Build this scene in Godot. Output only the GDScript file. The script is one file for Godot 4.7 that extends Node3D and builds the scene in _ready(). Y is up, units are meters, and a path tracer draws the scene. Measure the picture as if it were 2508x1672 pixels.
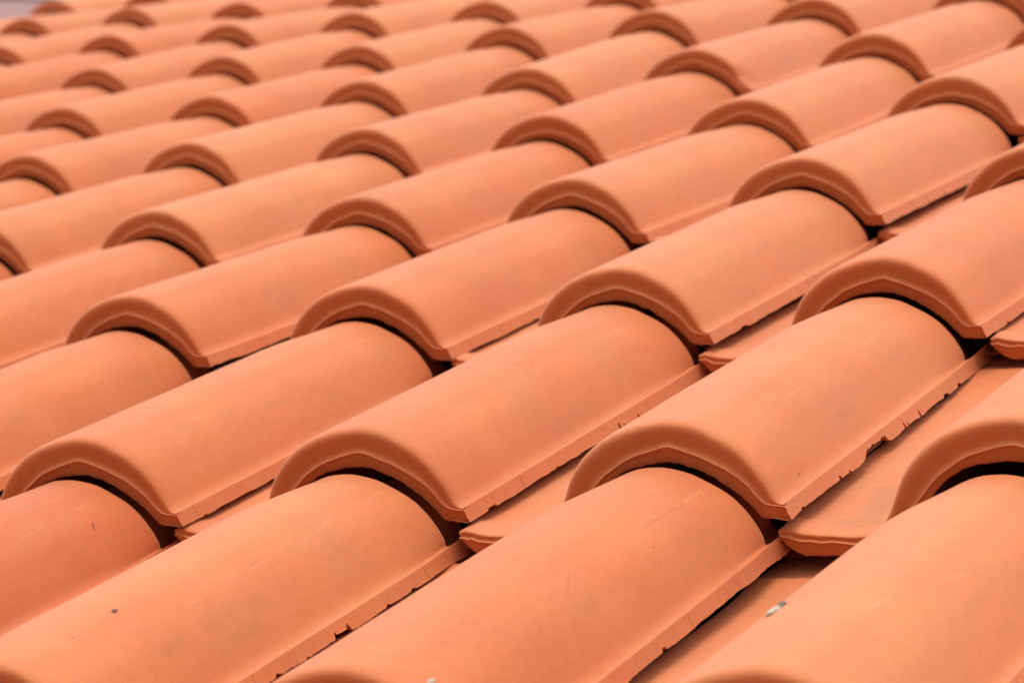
extends Node3D
# A pitched roof of S-shaped clay tiles seen through a long lens, up the slope.
# Roof frame: x across the slope, y up the slope, z out of the roof; millimetres become metres in the tile shapes.

const PITCH := 18.972          # roof pitch, degrees
const RISE := 6.0              # height of the roof's origin above the ground
const WIDE := 0.20363          # cover width of a tile
const LONG := 0.36             # cover length of a tile
const DROP := 22.0             # how far a tile sinks from its nose to the next nose, mm

var rng := RandomNumberGenerator.new()
var wobble := FastNoiseLite.new()
var taken := {}
var clay: Array[StandardMaterial3D] = []
var bases := []
var marked := {}
var laid_at := {}
var slope := Transform3D.IDENTITY
var ref_top: Array[Vector2] = []      # section of the tile: top, lip of the nose, lower edge of the nose
var ref_lip: Array[Vector2] = []
var ref_low: Array[Vector2] = []
var ref_end: Array[Vector2] = []      # top of the upper end, where the next nose covers it
var arc: Array[float] = []

# course shifts of the laid tiles (mm): no course is laid dead straight
const COLUMN_SHIFT := [-0.9, -2.8, -2.6, -2.8, -0.1, 1.1, 2.8, 4.4, 3.6, 4.4, 4.1, 1.1, -5.3, -7.0]
const ROW_SHIFT := [-9.1, 1.2, 4.8, -1.7, 6.5, 6.2, 5.0, -5.0, -5.3, -2.7]
var LAID := {
	-1: {2: Vector3(-4.6, -9.5, -10.6), 3: Vector3(-7.3, -9.5, -7.7)},
	0: {0: Vector3(8.1, -0.7, -4.6), 1: Vector3(1.4, -0.7, -4), 2: Vector3(-1.8, -6.7, -2), 3: Vector3(-11.2, -7.5, -5.6)},
	1: {-1: Vector3(2.9, 6.8, 1), 0: Vector3(3.6, 4.6, 0.1), 1: Vector3(1.3, 7.7, 2.5), 2: Vector3(-7.1, -1.5, 2.1)},
	2: {-2: Vector3(0.6, -4.1, -0.1), -1: Vector3(6, -0.9, -1.1), 0: Vector3(1.9, -1.5, 1.8), 1: Vector3(0.7, -1.1, 5.6)},
	3: {-4: Vector3(2.6, 6.1, -0.2), -3: Vector3(3.5, 5.4, -1.1), -2: Vector3(6.3, 7.8, -2), -1: Vector3(4.5, 5.5, -2.4), 0: Vector3(7.8, 8, -2.5), 1: Vector3(3.1, 7.5, 2.6)},
	4: {-5: Vector3(1.3, 5, -3.9), -4: Vector3(5.2, 6.6, -5.8), -3: Vector3(5.6, 6.1, -4.2), -2: Vector3(9.3, 8.2, -6.4), -1: Vector3(5.6, 6.4, -2.4), 0: Vector3(3.1, 4.9, -2.3)},
	5: {-6: Vector3(3.8, 7.2, -6.5), -5: Vector3(2.7, 5.5, -6.2), -4: Vector3(2.4, 3.1, -9.3), -3: Vector3(6.4, 6.7, -3.7), -2: Vector3(2.1, 5.1, -1.8)},
	6: {-8: Vector3(-2.1, -4.3, -2.8), -7: Vector3(-4.7, -6.2, -3.3), -6: Vector3(-3.3, -7.1, -5.2), -5: Vector3(0, -5.4, -6.7)},
	7: {-9: Vector3(-5.1, -6.3, -3.1), -8: Vector3(-5.1, -6, -4.5)},
}
# first and last column laid in each row (what the frame shows and a little round it)
var ROWS := {-3: [-10, 6], -2: [-10, 6], -1: [-10, 6], 0: [-10, 6], 1: [-10, 6], 2: [-10, 6], 3: [-10, 6], 4: [-10, 6], 5: [-10, 6], 6: [-10, 6], 7: [-10, 6], 8: [-10, 6], 9: [-10, 6]}

# marks seen on single tiles: kind, then from (u, v) to (u, v) on the tile's top
var MARKS := {
	Vector2i(2, -1): [["crack", 0.675, 0.661, 0.675, 0.699], ["crack", 0.675, 0.699, 0.675, 0.722], ["crack", 0.675, 0.722, 0.675, 0.771], ["pale", 0.675, 0.753, 0.664, 0.829], ["crack", 0.664, 0.463, 0.688, 0.427], ["dot", 0.713, 0.636, 0.713, 0.636], ["pale", 0.544, 0.134, 0.578, 0.127]],
	Vector2i(1, -1): [["pale", 0.675, 0.659, 0.664, 0.702], ["pale", 0.675, 0.491, 0.675, 0.524], ["pale", 0.675, 0.348, 0.675, 0.379], ["tan", 0.688, 0.552, 0.688, 0.590], ["pale", 0.652, 0.824, 0.652, 0.840], ["dot", 0.618, 0.172, 0.618, 0.172], ["tan", 0.727, 0.256, 0.727, 0.287]],
	Vector2i(0, -1): [["pale", 0.664, 0.778, 0.664, 0.829], ["pale", 0.675, 0.651, 0.675, 0.705], ["dot", 0.713, 0.776, 0.727, 0.771], ["pale", 0.487, 0.806, 0.470, 0.852]],
	Vector2i(0, 0): [["pale", 0.664, 0.254, 0.675, 0.305], ["tan", 0.664, 0.203, 0.675, 0.228], ["pale", 0.700, 0.287, 0.700, 0.290], ["pale", 0.652, 0.728, 0.652, 0.789]],
	Vector2i(1, 0): [["tan", 0.766, 0.633, 0.775, 0.628], ["pale", 0.664, 0.725, 0.664, 0.786], ["dot", 0.640, 0.486, 0.640, 0.486]],
	Vector2i(2, 0): [["pale", 0.675, 0.295, 0.675, 0.361], ["pale", 0.652, 0.761, 0.675, 0.761], ["dot", 0.809, 0.157, 0.809, 0.160], ["pale", 0.675, 0.610, 0.675, 0.666], ["crack", 0.688, 0.598, 0.700, 0.595]],
	Vector2i(1, 1): [["pale", 0.664, 0.603, 0.675, 0.687], ["tan", 0.688, 0.287, 0.675, 0.305]],
	Vector2i(3, -1): [["pale", 0.607, 0.277, 0.618, 0.330], ["pale", 0.652, 0.437, 0.675, 0.493]],
	Vector2i(3, 0): [["dirt", 0.140, 0.144, 0.107, 0.256], ["dirt", 0.107, 0.111, 0.151, 0.111]],
	Vector2i(-1, 2): [["dust", 0.55, 0.45, 0.62, 0.52], ["pale", 0.60, 0.52, 0.61, 0.58], ["dust", 0.66, 0.30, 0.64, 0.42], ["pale", 0.57, 0.66, 0.56, 0.71]],
	Vector2i(-1, 0): [["dust", 0.60, 0.35, 0.63, 0.45], ["pale", 0.655, 0.68, 0.66, 0.72], ["tan", 0.70, 0.5, 0.69, 0.56]],
	Vector2i(0, 1): [["pale", 0.66, 0.74, 0.665, 0.78], ["tan", 0.62, 0.4, 0.63, 0.47]],
}

var ODD := {
	Vector2i(2, 0): "orange roof tile with a long bite broken out of its right-hand edge",
	Vector2i(1, -1): "orange roof tile in the lower left with a notch in its side edge",
	Vector2i(2, -1): "orange roof tile at the bottom with a fine crack in its crown",
	Vector2i(0, -1): "deeper orange roof tile with pale scuffs at the left edge",
	Vector2i(3, -1): "orange roof tile in the lower right corner with a white dropping on its crown",
}


func _ready():
	rng.seed = 7
	wobble.seed = 3
	wobble.frequency = 1.0
	var th := deg_to_rad(PITCH)
	slope = Transform3D(Basis(Vector3(1, 0, 0), Vector3(0, sin(th), -cos(th)), Vector3(0, cos(th), sin(th))), Vector3(0, RISE, 0))
	camera_and_light()
	sections()
	setting()
	tiles()
	neighbour()
	specks()


func camera_and_light():
	var cam := Camera3D.new()
	cam.name = "camera"
	var lens := CameraAttributesPhysical.new()
	lens.frustum_focal_length = 105.518
	lens.exposure_aperture = 14.5
	lens.frustum_focus_distance = 1.66
	lens.frustum_near = 0.05
	lens.frustum_far = 900.0
	add_child(cam)
	cam.attributes = lens
	cam.fov = 12.976
	cam.near = 0.05
	cam.far = 900.0
	var fwd := Vector3(-0.46387, 0.0795, -0.88233)
	cam.transform = Transform3D(Basis.looking_at(fwd, Vector3.UP), Vector3(1.02681, RISE - 0.04052, 1.50601))
	cam.current = true

	var sky_mat := ProceduralSkyMaterial.new()      # bright, even overcast
	sky_mat.sky_top_color = Color(1.0, 1.0, 1.0)
	sky_mat.sky_horizon_color = Color(0.06, 0.06, 0.061)
	sky_mat.sky_curve = 1.0
	sky_mat.ground_bottom_color = Color(0.05, 0.05, 0.05)
	sky_mat.ground_horizon_color = Color(0.03, 0.03, 0.03)
	var sky := Sky.new()
	sky.sky_material = sky_mat
	var env := Environment.new()
	env.background_mode = Environment.BG_SKY
	env.sky = sky
	env.tonemap_mode = Environment.TONE_MAPPER_LINEAR
	env.tonemap_exposure = 3.95
	env.sdfgi_enabled = true
	env.ssao_enabled = true
	env.ssil_enabled = true
	var we := WorldEnvironment.new()
	we.name = "world_environment"
	we.environment = env
	add_child(we)

	var sun := DirectionalLight3D.new()
	sun.name = "sun"
	sun.light_energy = 0.24
	sun.light_angular_distance = 36.0
	sun.light_color = Color(1.0, 0.97, 0.93)
	sun.shadow_enabled = true
	add_child(sun)
	sun.look_at_from_position(Vector3(0.03, 1.42, 0.22), Vector3.ZERO, Vector3.UP)   # veiled sun up the slope


# ---------------------------------------------------------------- helpers
func numbered(called: String) -> String:
	var n: int = taken.get(called, 0)
	taken[called] = n + 1
	return called if n == 0 else "%s_%03d" % [called, n]


func tag(o: Node3D, label: String, category: String, group := ""):
	o.set_meta("label", label)
	o.set_meta("category", category)
	if group != "":
		o.set_meta("group", group)


func part(called: String, mesh: Mesh, mat: Material, parent: Node, at := Transform3D.IDENTITY) -> MeshInstance3D:
	var o := MeshInstance3D.new()
	o.name = numbered(called)
	o.mesh = mesh
	o.material_override = mat
	o.transform = at
	parent.add_child(o, true)
	return o


func plain_mat(c: Color, rough := 0.9) -> StandardMaterial3D:
	var m := StandardMaterial3D.new()
	m.albedo_color = c.linear_to_srgb()
	m.roughness = rough
	return m


# ---------------------------------------------------------------- tile shape
func sections():
	var top := [-203, -7.5, -199, -6.2, -193, -7.5, -184, -9.3, -165, -10.4, -155, -10.3, -149, -9, -143, -4.5, -138.5, 2, -134, 11, -128, 22, -120, 31.5, -109.5, 39.8, -98.5, 45.5, -84, 50, -70, 52, -61, 52, -48.5, 49.5, -39.5, 45, -30.5, 39.5, -22, 32, -14.5, 21.5, -10, 14, -7, 8.7, -4.6, 6.1, -3.1, 5.2, -1.4, 4.8]
	var lip := [-202.5, -11, -198.5, -11, -192.5, -12.6, -184, -13.9, -165, -15, -153, -15.3, -145, -14.6, -137, -11, -130, -3.5, -123, 4.5, -116, 12.8, -107.5, 21.5, -98, 28.2, -89, 33, -76.5, 36.8, -65, 38.4, -56.5, 36.8, -47, 33.2, -39.5, 29.5, -32.5, 25.3, -26, 20.5, -20.5, 15.5, -17, 10.5, -14, 7, -11, 5, -6, 4.2, -1, 4]
	var low := [-201, -13.5, -197, -18, -191, -22, -184, -22.5, -165, -22.7, -150, -22.7, -139, -21.5, -131, -16.5, -124, -9, -118, -1.5, -112, 10.5, -104.5, 18.5, -96, 24, -87.5, 27.3, -76, 29.3, -65.5, 29.6, -58, 28.4, -49, 24.8, -42.5, 21.3, -36.5, 17.2, -31, 13, -26, 8.7, -22, 4.5, -18.5, 0.5, -15, -3.3, -8, -4, 1, -4.2]
	var end := [-203, -24.5, -199, -23.2, -193, -24.5, -184, -26.3, -165, -27.4, -155, -27.3, -147, -25.5, -139, -22.5, -131.5, -17, -125, -9.5, -118, 0, -110, 11.2, -101.5, 19, -92.5, 24.3, -81, 28.3, -70, 29.2, -61.5, 28.5, -50, 25.6, -42, 21.6, -34.5, 17.3, -27.5, 12, -21, 4.6, -15.6, -4.2, -13, -11, -12.5, -15.2, -10.5, -15.4, -8.4, -14.5]
	ref_end = smooth_line(end)
	ref_top = smooth_line(top)
	for i in ref_top.size():
		ref_top[i].y += 1.3 * smoothstep(4.0, 22.0, ref_top[i].y)
	ref_lip = smooth_line(lip)
	ref_low = smooth_line(low)
	var s := 0.0
	for i in ref_top.size():
		if i > 0:
			s += ref_top[i].distance_to(ref_top[i - 1])
		arc.append(s)


func smooth_line(a: Array) -> Array[Vector2]:
	var p: Array[Vector2] = []
	for i in a.size() / 2:
		p.append(Vector2(a[2 * i], a[2 * i + 1]))
	var out: Array[Vector2] = []
	for i in p.size() - 1:
		var a0 := p[maxi(i - 1, 0)]
		var a3 := p[mini(i + 2, p.size() - 1)]
		for k in 3:
			out.append(p[i].cubic_interpolate(p[i + 1], a0, a3, k / 3.0))
	out.append(p[-1])
	return out


func sheet(st: Dictionary, grid: Array, uvs: Array):
	# adds a grid of points (rows of equal length) with smooth normals of its own to the arrays in st
	var rows := grid.size()
	var n: int = grid[0].size()
	var base: int = st.v.size()
	for j in rows:
		var row: PackedVector3Array = grid[j]
		var up: PackedVector3Array = grid[mini(j + 1, rows - 1)]
		var dn: PackedVector3Array = grid[maxi(j - 1, 0)]
		var uvrow: PackedVector2Array = uvs[j]
		for i in n:
			var du := row[mini(i + 1, n - 1)] - row[maxi(i - 1, 0)]
			var dv := up[i] - dn[i]
			var nn := du.cross(dv)
			st.v.append(row[i])
			st.n.append(nn.normalized() if nn.length_squared() > 1e-20 else Vector3(0, 0, 1))
			st.uv.append(uvrow[i])
	for j in rows - 1:
		for i in n - 1:
			var a := base + j * n + i
			st.i.append_array(PackedInt32Array([a, a + n, a + 1, a + 1, a + n, a + n + 1]))


func tile_mesh(seed_: int, chips: Array, notch := true, nick := -1.0) -> ArrayMesh:
	# chips: [y mm, half length mm, depth mm] bites out of the right-hand flange; nick: a broken spot on the nose's rim at that x
	var st := {"v": PackedVector3Array(), "n": PackedVector3Array(), "uv": PackedVector2Array(), "i": PackedInt32Array()}
	var n := ref_top.size()
	var off := seed_ * 37.7
	var lip_shift := PackedFloat32Array()
	var low_shift := PackedFloat32Array()
	lip_shift.resize(n)
	low_shift.resize(n)
	for i in n:
		var x := ref_lip[i].x
		var s := 0.5 * wobble.get_noise_2d(x * 0.06, off) + 0.25 * wobble.get_noise_2d(x * 0.4, off + 5.0)
		var peak := maxf(0.0, 1.0 - absf(x + 64.0) / 10.0)
		s += peak * 0.9 if notch else -2.6 * maxf(0.0, 1.0 - absf(x + 65.0) / 36.0)
		s += smoothstep(-140.0, -165.0, x) * (0.8 * wobble.get_noise_2d(x * 0.12, off + 15.0) + 1.5 * maxf(0.0, wobble.get_noise_2d(x * 0.22, off + 17.0)))
		lip_shift[i] = s
		low_shift[i] = 0.9 * wobble.get_noise_2d(x * 0.18, off + 9.0) + 0.5 * wobble.get_noise_2d(x * 0.9, off + 13.0)
	# where the sections stand along the slope: nose first, then the body
	var nose := [[0.0, 1.0], [0.3, 0.985], [0.8, 0.96], [1.4, 0.93], [1.9, 0.885], [2.2, 0.82], [2.25, 0.72], [2.1, 0.60], [1.9, 0.46], [1.95, 0.32], [2.3, 0.21], [3.3, 0.115], [5.0, 0.055], [7.0, 0.02], [11.0, 0.0]]
	var body := [22.0, 36.0, 60.0, 90.0, 120.0, 150.0, 180.0, 210.0, 240.0, 265.0, 285.0, 300.0, 312.0, 322.0, 331.0, 338.0, 344.0, 349.0, 352.0, 353.6, 355.0, 356.5, 358.5, 364.0, 404.0]
	var grid := []
	var uvs := []
	for e in nose:
		var row := PackedVector3Array()
		var uv := PackedVector2Array()
		for i in n:
			var q: Vector2 = ref_top[i].lerp(ref_lip[i] + Vector2(0, lip_shift[i]), e[1])
			var y: float = e[0]
			var foot := smoothstep(-12.0, -1.0, ref_top[i].x)          # the rounded rim dies out at the right-hand foot
			y = lerpf(y, e[0] * 0.5, foot)
			y += 0.35 * wobble.get_noise_2d(q.x * 0.05, off + 21.0) * (1.0 - e[0] / 15.0)
			var near_nick := maxf(0.0, 1.0 - absf(ref_top[i].x - nick) / 6.0) if nick > -300.0 and nick != -1.0 else 0.0
			if near_nick > 0.0:
				q = q.lerp(ref_lip[i], 0.5 * near_nick * (1.0 - e[1]))
				y += 2.5 * near_nick * (1.0 - e[1])
			row.append(at_y(q, y, off))
			uv.append(Vector2(arc[i] / 300.0, (y + 25.0 - 18.0 * e[1]) / 440.0))
		grid.append(row)
		uvs.append(uv)
	for y: float in body:
		var row := PackedVector3Array()
		var uv := PackedVector2Array()
		for i in n:
			row.append(at_y(laid_top(i, y), y, off))
			uv.append(Vector2(arc[i] / 300.0, (y + 25.0) / 440.0))
		grid.append(row)
		uvs.append(uv)
	sheet(st, grid, uvs)
	# nose below the lip, then the underside
	var under := []
	var uuv := []
	for e in [[404.0, 2.0], [330.0, 2.0], [150.0, 2.0], [40.0, 2.0], [24.0, 2.0], [15.0, 1.55], [9.0, 1.15], [5.0, 1.02], [3.0, 1.0]]:
		under.append(under_row(e[0], e[1], lip_shift, low_shift, off))
		uuv.append(side_uv(e[0]))
	sheet(st, under, uuv)
	var face := []
	var fuv := []
	for e in [[2.9, 1.0], [2.2, 0.93], [1.6, 0.6], [1.3, 0.25], [0.55, 0.03], [0.0, 0.0]]:
		var row := PackedVector3Array()
		var uv := PackedVector2Array()
		for i in n:
			var q: Vector2 = (ref_lip[i] + Vector2(0, lip_shift[i])).lerp(ref_low[i] + Vector2(0, low_shift[i]), e[1])
			var y: float = e[0] + 0.35 * wobble.get_noise_2d(ref_lip[i].x * 0.05, off + 21.0)
			row.append(at_y(q, y, off))
			uv.append(Vector2(arc[i] / 300.0, 0.004 + 0.014 * (1.0 - e[1])))
		face.append(row)
		fuv.append(uv)
	sheet(st, face, fuv)
	# right-hand flange: crest, outer face, ragged lower edge, short underside
	var cut := []
	var cuv := []
	for k in 6:
		cut.append(PackedVector3Array())
		cuv.append(PackedVector2Array())
	var y := 0.0
	while y <= 404.0:
		var raw := 1.2 * wobble.get_noise_2d(y * 0.02, off + 31.0) + (0.25 + 1.6 * maxf(0.0, wobble.get_noise_2d(y * 0.018, off + 43.0))) * (0.8 * wobble.get_noise_2d(y * 0.17, off + 37.0) + 0.8 * maxf(0.0, wobble.get_noise_2d(y * 0.6, off + 41.0)))
		raw += 1.2
		var bite := 0.0
		for c in chips:
			var t: float = 1.0 - absf(y - c[0]) / c[1]
			if t > 0.0:
				bite = maxf(bite, c[2] * minf(1.0, t * 2.5) * (0.85 + 0.3 * wobble.get_noise_2d(y * 0.5, off + 51.0)))
		var high := minf(raw + bite, 9.4)
		var crest: Vector2 = laid_top(n - 1, y)
		if y < 15.0:
			crest = crest.lerp(ref_lip[n - 1] + Vector2(0, lip_shift[n - 1]), 1.0 - smoothstep(0.0, 7.5, y))
		var low := Vector2(2.4 - 9.0 * y / 360.0 + 0.5 * wobble.get_noise_2d(y * 0.03, off + 61.0), -4.4)
		var tip := low.lerp(crest, high / 10.8)
		var pts := [crest + Vector2(-0.05, 0.05), crest.lerp(tip, 0.06) + Vector2(0.25, 0.1), crest.lerp(tip, 0.5) + Vector2(-0.15, 0.0), tip, tip + Vector2(-1.6, -0.5 + 0.4 * wobble.get_noise_2d(y * 0.7, off)), tip + Vector2(-12.0 , 1.5)]
		for k in 6:
			cut[k].append(at_y(pts[k], y, off))
			cuv[k].append(Vector2((arc[n - 1] + 2.5 * k) / 300.0, (y + 25.0) / 440.0))
		y += 0.9 if chips.size() > 0 else 3.0
	sheet(st, [cut[3], cut[2], cut[1], cut[0]], [cuv[3], cuv[2], cuv[1], cuv[0]])
	sheet(st, [cut[5], cut[4], cut[3]], [cuv[5], cuv[4], cuv[3]])
	# left-hand side and the interlocking rib that runs under the neighbour
	var left := []
	var luv := []
	for k in 3:
		var row := PackedVector3Array()
		var uv := PackedVector2Array()
		for yy: float in [3.0, 8.0, 15.0, 60.0, 180.0, 300.0, 404.0]:
			row.append(at_y([laid_top(0, yy), Vector2(-203, -11), Vector2(-200, -18)][k], yy, off))
			uv.append(Vector2(0.005 * k, (yy + 25.0) / 440.0))
		left.append(row)
		luv.append(uv)
	sheet(st, left, luv)
	var rib := []
	var ruv := []
	for q: Vector2 in [Vector2(-197, -27), Vector2(-217, -27), Vector2(-219, -25), Vector2(-218, -20.5), Vector2(-214, -19.4), Vector2(-209, -21), Vector2(-204, -21), Vector2(-198, -19)]:
		var row := PackedVector3Array()
		var uv := PackedVector2Array()
		for yy: float in [14.0, 30.0, 150.0, 300.0, 404.0]:
			row.append(at_y(q, yy, off))
			uv.append(Vector2(0.01, (yy + 25.0) / 440.0))
		rib.append(row)
		ruv.append(uv)
	sheet(st, rib, ruv)
	var arrays := []
	arrays.resize(Mesh.ARRAY_MAX)
	arrays[Mesh.ARRAY_VERTEX] = st.v
	arrays[Mesh.ARRAY_NORMAL] = st.n
	arrays[Mesh.ARRAY_TEX_UV] = st.uv
	arrays[Mesh.ARRAY_INDEX] = st.i
	var m := ArrayMesh.new()
	m.add_surface_from_arrays(Mesh.PRIMITIVE_TRIANGLES, arrays)
	return m


func side_uv(y: float) -> PackedVector2Array:
	var uv := PackedVector2Array()
	for i in ref_top.size():
		uv.append(Vector2(arc[i] / 300.0, (y + 25.0) / 440.0))
	return uv


func under_row(y: float, how: float, lip_shift: PackedFloat32Array, low_shift: PackedFloat32Array, off: float) -> PackedVector3Array:
	var row := PackedVector3Array()
	for i in ref_top.size():
		var edge: Vector2 = ref_low[i] + Vector2(0, low_shift[i])
		edge.x -= (9.0 * y / 360.0 + 3.0 * smoothstep(2.0, 20.0, y)) * clampf((edge.x + 150.0) / 100.0, 0.0, 1.0)
		var t := laid_top(i, y)
		var foot := smoothstep(-34.0, -8.0, ref_top[i].x)
		var inner := edge.lerp(t, 0.45 * (1.0 - foot)) + Vector2(0, 1.0 * foot)
		row.append(at_y(edge.lerp(inner, clampf(how - 1.0, 0.0, 1.0)), y, off))
	return row


func laid_top(i: int, y: float) -> Vector2:
	# the section of the top at y: it leans a little to the left, and its upper end narrows to fit under the next nose and steps down there
	var q := ref_top[i]
	q.x -= 9.0 * clampf((q.x + 150.0) / 100.0, 0.0, 1.0) * y / 360.0
	q = q.lerp(ref_end[i] + Vector2(0, DROP * y / 360.0), pow(clampf((y - 280.0) / 74.0, 0.0, 1.0), 1.6))
	var inner := clampf((ref_top[i].x + 160.0) / 12.0, 0.0, 1.0) * clampf((-3.0 - ref_top[i].x) / 6.0, 0.0, 1.0)
	q.x = lerpf(q.x, -72.0, 0.22 * inner * smoothstep(353.5, 358.0, y))
	q.y -= (3.0 + 18.0 * inner) * smoothstep(353.0, 358.0, y) * clampf((-1.0 - ref_top[i].x) / 4.0, 0.0, 1.0)
	# the left-hand edge is tucked under the neighbour's flange
	var tuck := clampf((-183.0 - ref_top[i].x) / 16.0, 0.0, 1.0) * smoothstep(16.0, 42.0, y)
	return q + Vector2(-13.0, -3.2) * tuck


func at_y(q: Vector2, y: float, off: float) -> Vector3:
	var bend := 0.5 * wobble.get_noise_2d(y * 0.006 + q.x * 0.004, off + 71.0) + 0.22 * wobble.get_noise_2d(y * 0.025, q.x * 0.025 + off)
	return Vector3(q.x + 0.3 * bend, y, q.y + bend - DROP * y / 360.0) * 0.001


# ---------------------------------------------------------------- clay
func clay_maps():
	var size := 1024
	var soft := FastNoiseLite.new()
	soft.seed = 11
	soft.frequency = 0.004
	soft.fractal_octaves = 4
	var fine := FastNoiseLite.new()
	fine.seed = 12
	fine.frequency = 0.035
	fine.fractal_octaves = 3
	var grain := FastNoiseLite.new()
	grain.seed = 13
	grain.frequency = 0.3
	grain.fractal_octaves = 2
	# relief: the imprint of the mould's cloth, with a little unevenness
	var relief := PackedByteArray()
	relief.resize(size * size)
	var g := grain.get_image(size, size, false, false, false).get_data()
	var f := fine.get_image(size, size, false, false, false).get_data()
	var s := soft.get_image(size, size, false, false, false).get_data()
	var waves := PackedFloat32Array()
	waves.resize(size)
	for i in size:
		waves[i] = sin(i * TAU * 230.0 / size)
	for y in size:
		var wy := waves[y]
		for x in size:
			var k := y * size + x
			relief[k] = clampi(int(118.0 + 9.0 * waves[x] + 9.0 * wy + 0.10 * (g[k] - 128) + 0.16 * (f[k] - 128) + 0.2 * (s[k] - 128)), 0, 255)
	var bump := ImageTexture.create_from_image(Image.create_from_data(size, size, false, Image.FORMAT_L8, relief))
	var rough := PackedByteArray()
	rough.resize(size * size)
	for k in size * size:
		rough[k] = clampi(int(178.0 + 0.16 * (s[k] - 128) + 0.12 * (f[k] - 128)), 0, 255)
	var rough_tex := ImageTexture.create_from_image(Image.create_from_data(size, size, false, Image.FORMAT_L8, rough))
	for variant in 4:
		soft.seed = 20 + variant
		fine.seed = 40 + variant
		var a := soft.get_image(size, size, false, false, false).get_data()
		soft.seed = 60 + variant
		var b := soft.get_image(size, size, false, false, false).get_data()
		var c := fine.get_image(size, size, false, false, false).get_data()
		var px := PackedByteArray()
		px.resize(size * size * 3)
		rng.seed = 300 + variant
		for y in size:
			for x in size:
				var k := y * size + x
				var t := 1.0 + 0.00034 * (a[k] - 128) + 0.0002 * (c[k] - 128) + 0.0008 * (g[k] - 128) + 0.012 * waves[x] * waves[y]
				var pale := 0.00045 * (b[k] - 128)
				px[3 * k] = clampi(int(200.0 * t), 0, 255)
				px[3 * k + 1] = clampi(int(200.0 * t * (1.0 + pale)), 0, 255)
				px[3 * k + 2] = clampi(int(200.0 * t * (1.0 + 1.6 * pale)), 0, 255)
		for k in 60:                                             # pores, grit and a few scuffs
			var u := rng.randf()
			var v := rng.randf()
			mark(px, size, ["pore", "pore", "grit"][k % 3], u, v, u + 0.001, v + 0.001)
		for k in 3:
			var v := rng.randf_range(0.15, 0.8)
			var u := rng.randf_range(0.45, 0.78)
			mark(px, size, ["tan", "dust", "tan"][k], u, v, u + rng.randf_range(-0.006, 0.006), v + rng.randf_range(0.03, 0.07))
		for k in 3:
			var u := rng.randf_range(0.3, 0.8)
			var v := rng.randf_range(0.1, 0.8)
			mark(px, size, "crack", u, v, u + rng.randf_range(-0.015, 0.015), v + rng.randf_range(0.01, 0.03))
		var rim_u := arc[-1] / 300.0
		for k in 4:                                              # hairlines in the pressed flange
			var v := rng.randf_range(0.08, 0.85)
			mark(px, size, "hair", rim_u + 0.004, v, rim_u + rng.randf_range(0.015, 0.03), v + rng.randf_range(-0.004, 0.004))
		bases.append(px)
		var tex := ImageTexture.create_from_image(Image.create_from_data(size, size, false, Image.FORMAT_RGB8, px))
		for tone in 4:
			clay.append(clay_of(tex, tone, rough_tex, bump))
	for spot: Vector2i in MARKS:
		var own: PackedByteArray = bases[(spot.x * 3 + spot.y + 16) % 4].duplicate()
		for e in MARKS[spot]:
			mark(own, size, e[0], e[1], e[2], e[3], e[4])
		var tone: int = {Vector2i(0, -1): 4, Vector2i(0, 0): 1, Vector2i(3, 0): 0, Vector2i(3, -1): 2}.get(spot, (spot.x + spot.y + 6) % 2)
		marked[spot] = clay_of(ImageTexture.create_from_image(Image.create_from_data(size, size, false, Image.FORMAT_RGB8, own)), tone, rough_tex, bump)


func clay_of(tex: Texture2D, tone: int, rough_tex: Texture2D, bump: Texture2D) -> StandardMaterial3D:
	var m := StandardMaterial3D.new()
	m.resource_name = "fired_clay"
	m.albedo_texture = tex
	var base: Color = [Color(0.80, 0.208, 0.045), Color(0.78, 0.185, 0.034), Color(0.82, 0.226, 0.055), Color(0.79, 0.204, 0.046), Color(0.74, 0.15, 0.022)][tone]
	m.albedo_color = base.linear_to_srgb()
	m.roughness = 1.0
	m.roughness_texture = rough_tex
	m.roughness_texture_channel = BaseMaterial3D.TEXTURE_CHANNEL_RED
	m.metallic_specular = 0.5
	m.rim_enabled = true          # the pale bloom that fired clay shows at a glancing view
	m.rim = 0.6
	m.rim_tint = 0.35
	m.heightmap_enabled = true
	m.heightmap_texture = bump
	m.heightmap_scale = 0.04
	return m


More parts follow.
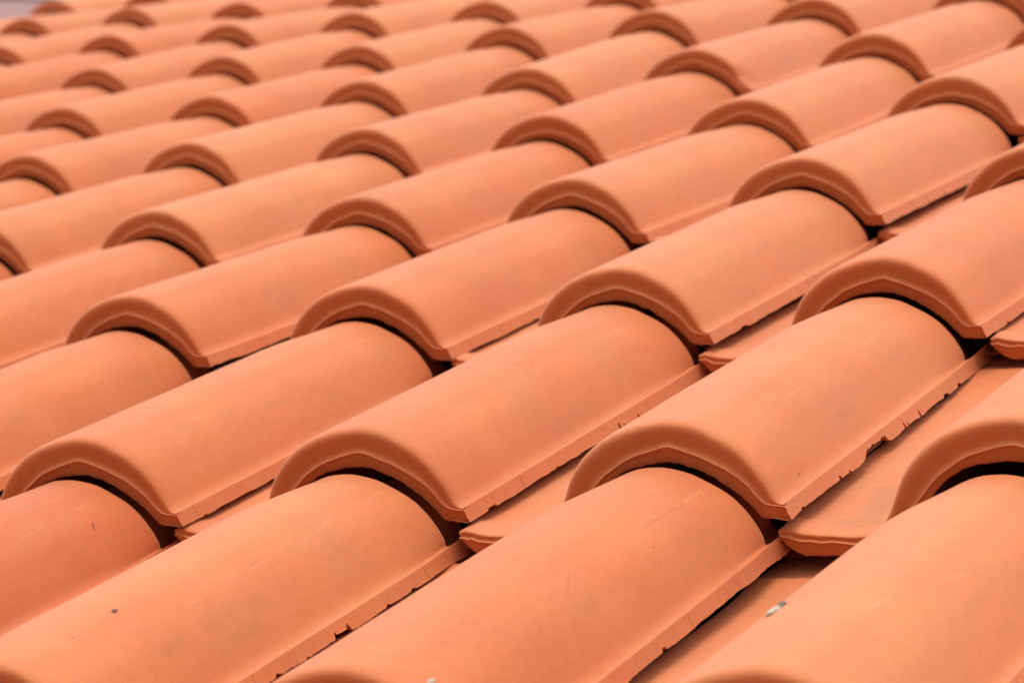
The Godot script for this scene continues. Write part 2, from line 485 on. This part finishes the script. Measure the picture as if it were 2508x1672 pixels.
func mark(px: PackedByteArray, size: int, kind: String, u0: float, v0: float, u1: float, v1: float):
	# paints a stain, scuff or scratch that belongs to the clay, along a segment, into the colour map
	var wide: float = {"pale": 1.5, "crack": 0.4, "dot": 0.9, "tan": 4.5, "dust": 9.0, "dirt": 11.0, "pore": 0.45, "hair": 0.4, "grit": 0.4}[kind]
	var tint: Vector3 = {"pale": Vector3(1.04, 1.2, 1.34), "crack": Vector3(0.82, 0.78, 0.76), "dot": Vector3(0.6, 0.5, 0.5), "tan": Vector3(0.93, 0.98, 0.97), "dust": Vector3(1.02, 1.07, 1.12), "dirt": Vector3(0.80, 0.92, 0.98), "pore": Vector3(0.7, 0.62, 0.6), "hair": Vector3(0.72, 0.62, 0.6), "grit": Vector3(1.12, 1.25, 1.3)}[kind]
	var a := Vector2(u0 * 300.0, v0 * 440.0)
	var b := Vector2(u1 * 300.0, v1 * 440.0)
	var reach := wide * 1.6
	for y in range(maxi(0, int((minf(a.y, b.y) - reach) / 440.0 * size)), mini(size - 1, int((maxf(a.y, b.y) + reach) / 440.0 * size)) + 1):
		for x in range(maxi(0, int((minf(a.x, b.x) - reach) / 300.0 * size)), mini(size - 1, int((maxf(a.x, b.x) + reach) / 300.0 * size)) + 1):
			var p := Vector2(x * 300.0 / size, y * 440.0 / size)
			var wander := 0.0
			if kind == "crack" or kind == "pale":
				wander = (0.9 if kind == "pale" else 3.2) * wide * wobble.get_noise_2d(p.y * (0.12 if kind == "pale" else 0.35), v0 * 91.0)
			var d := (p + Vector2(wander, 0)).distance_to(Geometry2D.get_closest_point_to_segment(p + Vector2(wander, 0), a, b)) / wide
			var al := 1.0 - smoothstep(0.35, 1.0, d + 0.45 * wobble.get_noise_2d(p.x * 0.55, p.y * 0.55))
			if kind == "pale" or kind == "tan" or kind == "dust" or kind == "dirt":
				al *= clampf(0.5 + 1.1 * wobble.get_noise_2d(p.x * 1.1 + 40.0, p.y * 0.2 + v0 * 57.0), 0.0, 1.0)
			if al <= 0.0:
				continue
			var k := 3 * (y * size + x)
			for ch in 3:
				px[k + ch] = clampi(int(px[k + ch] * lerpf(1.0, tint[ch], al)), 0, 255)


func tiles():
	clay_maps()
	var roof := Node3D.new()
	roof.name = "tiled_roof"
	roof.transform = slope
	roof.set_meta("kind", "thing")
	tag(roof, "pitched roof of orange clay S-shaped roof tiles laid in overlapping rows", "roof")
	add_child(roof)
	# boarded deck and the battens that carry the tiles
	var deck := BoxMesh.new()
	deck.size = Vector3(4.4, 5.6, 0.03)
	part("deck", deck, plain_mat(Color(0.10, 0.07, 0.05)), roof, Transform3D(Basis.IDENTITY, Vector3(-0.6, 1.4, -0.115)))
	var lath := BoxMesh.new()
	lath.size = Vector3(4.3, 0.04, 0.03)
	var lath_mat := plain_mat(Color(0.22, 0.15, 0.09))
	for r in range(-3, 11):
		part("batten", lath, lath_mat, roof, Transform3D(Basis.IDENTITY, Vector3(-0.6, r * LONG - 0.015, -0.0845)))
	var stock: Array[ArrayMesh] = []
	for k in 8:
		stock.append(tile_mesh(k + 1, [], k % 3 != 1))
	for r: int in ROWS:
		for c in range(ROWS[r][0], ROWS[r][1] + 1):
			var at := nose_place(c, r)
			var ahead := nose_place(c, r + 1) - at + Vector3(0, 0, -0.003 if c == 3 and r == -1 else 0.0)            # its upper end lies under the nose of the next tile up
			rng.seed = 5000 + 64 * (r + 8) + c
			var mesh := stock[rng.randi() % stock.size()]
			if r <= 1 and c >= -4:
				mesh = tile_mesh(100 + 17 * (r + 4) + c, chips_of(c, r), rng.randf() < 0.6)
			elif c == -1 and r == 4:
				mesh = tile_mesh(77, [], true, -13.0)
			var up := ahead.normalized()
			var side := Vector3(1, 0, rng.randf_range(-0.006, 0.006))
			side = (side - up * side.dot(up)).normalized()
			var turn := Basis(side, up * (ahead.length() / LONG), side.cross(up))
			var fired: StandardMaterial3D = marked.get(Vector2i(c, r), clay[rng.randi() % clay.size()])
			laid_at[Vector2i(c, r)] = Transform3D(turn, at)
			var t := part("roof_tile", mesh, fired, roof, Transform3D(turn, at))
			if ODD.has(Vector2i(c, r)):
				t.set_meta("label", ODD[Vector2i(c, r)])


func nose_place(c: int, r: int) -> Vector3:
	# where the lower right corner of the tile's nose lies in the roof frame
	rng.seed = 1000 + 64 * (r + 8) + c
	var x: float = c * WIDE + (COLUMN_SHIFT[clampi(c + 10, 0, 13)] + rng.randf_range(-2, 2)) * 0.001
	var y: float = r * LONG + (ROW_SHIFT[clampi(r + 1, 0, 9)] + rng.randf_range(-2, 2)) * 0.001
	var z := 0.0049 * pow(x + 0.5, 2) - 0.00728 * pow(y - 1.0, 2) + rng.randf_range(-0.0015, 0.0015)
	var laid: Dictionary = LAID.get(r, {})
	if laid.has(c):
		var d: Vector3 = laid[c]
		return Vector3(c * WIDE + d.x * 0.001, r * LONG + d.y * 0.001, d.z * 0.001)
	return Vector3(x, y, z)


func chips_of(c: int, r: int) -> Array:
	if c == 2 and r == 0:
		return [[152.0, 25.0, 5.4], [168.0, 5.0, 7.0], [205.0, 1.6, 5.0], [211.0, 1.3, 3.5], [236.0, 1.6, 5.5], [84.0, 2.2, 2.6], [100.0, 1.4, 1.8], [290.0, 6.0, 2.2], [318.0, 4.0, 2.0], [20.0, 3.0, 1.5]]
	if c == 1 and r == 0:
		return [[245.0, 1.5, 4.5], [222.0, 1.4, 3.5], [215.0, 1.7, 5.0], [330.0, 3.0, 1.5], [30.0, 6.0, 2.0], [120.0, 2.0, 1.2]]
	if c == 1 and r == -1:
		return [[226.0, 2.2, 5.5], [212.0, 1.6, 5.0], [219.0, 9.0, 2.2], [300.0, 3.0, 1.5], [270.0, 2.0, 1.5], [180.0, 2.0, 1.2], [150.0, 3.0, 1.6]]
	if c == 1 and r == 1:
		return [[262.0, 1.8, 4.0], [256.0, 1.2, 3.0], [60.0, 8.0, 1.2]]
	return random_chips()


func random_chips() -> Array:
	var chips := []
	for k in rng.randi_range(0, 3):
		chips.append([rng.randf_range(20, 350), rng.randf_range(0.8, 3.0), rng.randf_range(1.0, 3.0)])
	return chips


# ---------------------------------------------------------------- what stands round the roof
func setting():
	var ground := PlaneMesh.new()
	ground.size = Vector2(1600, 1600)
	var g := part("ground", ground, plain_mat(Color(0.04, 0.042, 0.03)), self)
	g.set_meta("kind", "structure")


func neighbour():
	var house := Node3D.new()
	house.name = "neighbouring_house"
	var dist := 12.25
	house.position = Vector3(1.027 - 0.6034 * dist, 0, 1.506 - 0.7988 * dist)
	house.rotation.y = atan2(0.6034, 0.7988)
	tag(house, "blurred pinkish grey tiled house roof far behind the top left corner of the orange roof", "house")
	add_child(house)
	var body := BoxMesh.new()
	body.size = Vector3(10, 7.3, 7.6)
	part("wall", body, plain_mat(Color(0.7, 0.66, 0.62)), house, Transform3D(Basis.IDENTITY, Vector3(0, 3.65, -4.2)))
	var top := PrismMesh.new()
	top.size = Vector3(8.4, 2.94, 10.6)
	var roof := part("roof", top, plain_mat(Color(0.3, 0.2, 0.2)), house, Transform3D(Basis(Vector3.UP, PI / 2), Vector3(0, 7.302 + 1.47, -4.2)))
	var slab := BoxMesh.new()
	slab.size = Vector3(0.285, 0.022, 0.33)
	var tones: Array[StandardMaterial3D] = []
	for c: Color in [Color(0.22, 0.10, 0.10), Color(0.25, 0.18, 0.20), Color(0.27, 0.23, 0.26), Color(0.18, 0.085, 0.10), Color(0.26, 0.15, 0.15)]:
		tones.append(plain_mat(c))
	rng.seed = 5
	var rest := []
	var out := Basis(Vector3.UP, -PI / 2)
	var steep := Basis(Vector3.RIGHT, atan2(2.94, 4.2) - 0.06)
	for row in 18:
		for k in 35:
			var along := 0.02 + row * 0.28
			var p := Vector3(-5.1 + k * 0.3 + (0.15 if row % 2 else 0.0), -1.47 + along * 0.5734 + 0.03, 4.2 - along * 0.8193)
			var where := Transform3D(out * Basis(Vector3.UP, rng.randf_range(-0.03, 0.03)) * steep, out * p)
			if absf(p.x) < 2.2 and absf(along - 2.3) < 2.2:
				part("roof_tile", slab, tones[rng.randi() % 5], roof, where)
			elif p.x < 5.2:
				rest.append(where)
	var many := MultiMesh.new()
	many.transform_format = MultiMesh.TRANSFORM_3D
	many.mesh = slab
	many.instance_count = rest.size()
	for k in rest.size():
		many.set_instance_transform(k, rest[k])
	var mm := MultiMeshInstance3D.new()
	mm.name = "roof_tiling"
	mm.multimesh = many
	mm.material_override = tones[1]
	mm.set_meta("kind", "stuff")
	roof.add_child(mm)


func specks():
	# small things lying on the tiles
	var drop := Node3D.new()
	drop.name = "bird_dropping"
	drop.transform = on_tile(Vector2i(3, -1), 131.0, 113.0)
	tag(drop, "small white and dark bird dropping on the crown of the lower right tile", "dropping")
	add_child(drop)
	part("white_crust", lump(Vector3(0.0028, 0.0066, 0.0016), 3), plain_mat(Color(0.42, 0.35, 0.28)), drop, Transform3D(Basis.IDENTITY, Vector3(0, -0.003, 0.0003)))
	part("dark_core", lump(Vector3(0.0018, 0.0042, 0.0015), 4), plain_mat(Color(0.13, 0.11, 0.10)), drop, Transform3D(Basis.IDENTITY, Vector3(0.0004, 0.0065, 0.0004)))
	var crumb := part("dark_crumb", lump(Vector3(0.0013, 0.0023, 0.0008), 5), plain_mat(Color(0.14, 0.05, 0.05)), self, on_tile(Vector2i(1, -1), 182.0, 91.0))
	tag(crumb, "tiny dark crumb of dirt on the long lower left tile", "crumb")
	var fleck := part("white_fleck", lump(Vector3(0.0012, 0.0032, 0.0006), 6), plain_mat(Color(0.42, 0.34, 0.29)), self, on_tile(Vector2i(2, -1), 201.0, 23.5))
	tag(fleck, "small white fleck at the nose of the tile cut by the bottom edge", "fleck")


func on_tile(spot: Vector2i, along_arc: float, y: float) -> Transform3D:
	# a place on the top of a tile, with z out of its surface and y up the slope
	var i := 1
	while i < arc.size() - 2 and arc[i] < along_arc:
		i += 1
	var p := at_y(laid_top(i, y), y, 0.0)
	var du := at_y(laid_top(i + 1, y), y, 0.0) - at_y(laid_top(i - 1, y), y, 0.0)
	var dv := at_y(laid_top(i, y + 5.0), y + 5.0, 0.0) - at_y(laid_top(i, y - 5.0), y - 5.0, 0.0)
	var z := du.cross(dv).normalized()
	var up := dv.normalized()
	return slope * laid_at[spot] * Transform3D(Basis(up.cross(z), up, z), p)


func lump(size: Vector3, seed_: int) -> ArrayMesh:
	# a low uneven heap
	var st := {"v": PackedVector3Array(), "n": PackedVector3Array(), "uv": PackedVector2Array(), "i": PackedInt32Array()}
	var grid := []
	var uvs := []
	for j in 7:
		var row := PackedVector3Array()
		var uv := PackedVector2Array()
		for i in 17:
			var a := TAU * (i % 16) / 16.0
			var up := lerpf(-0.35, PI / 2, j / 6.0)
			var d := Vector3(cos(a) * cos(up), sin(a) * cos(up), sin(up))
			row.append(d * size * (1.0 + 0.55 * wobble.get_noise_3dv(d * 1.4 + Vector3(seed_ * 9.1, 0, 0))))
			uv.append(Vector2(i / 16.0, j / 6.0))
		grid.append(row)
		uvs.append(uv)
	sheet(st, grid, uvs)
	var arrays := []
	arrays.resize(Mesh.ARRAY_MAX)
	arrays[Mesh.ARRAY_VERTEX] = st.v
	arrays[Mesh.ARRAY_NORMAL] = st.n
	arrays[Mesh.ARRAY_TEX_UV] = st.uv
	arrays[Mesh.ARRAY_INDEX] = st.i
	var m := ArrayMesh.new()
	m.add_surface_from_arrays(Mesh.PRIMITIVE_TRIANGLES, arrays)
	return m
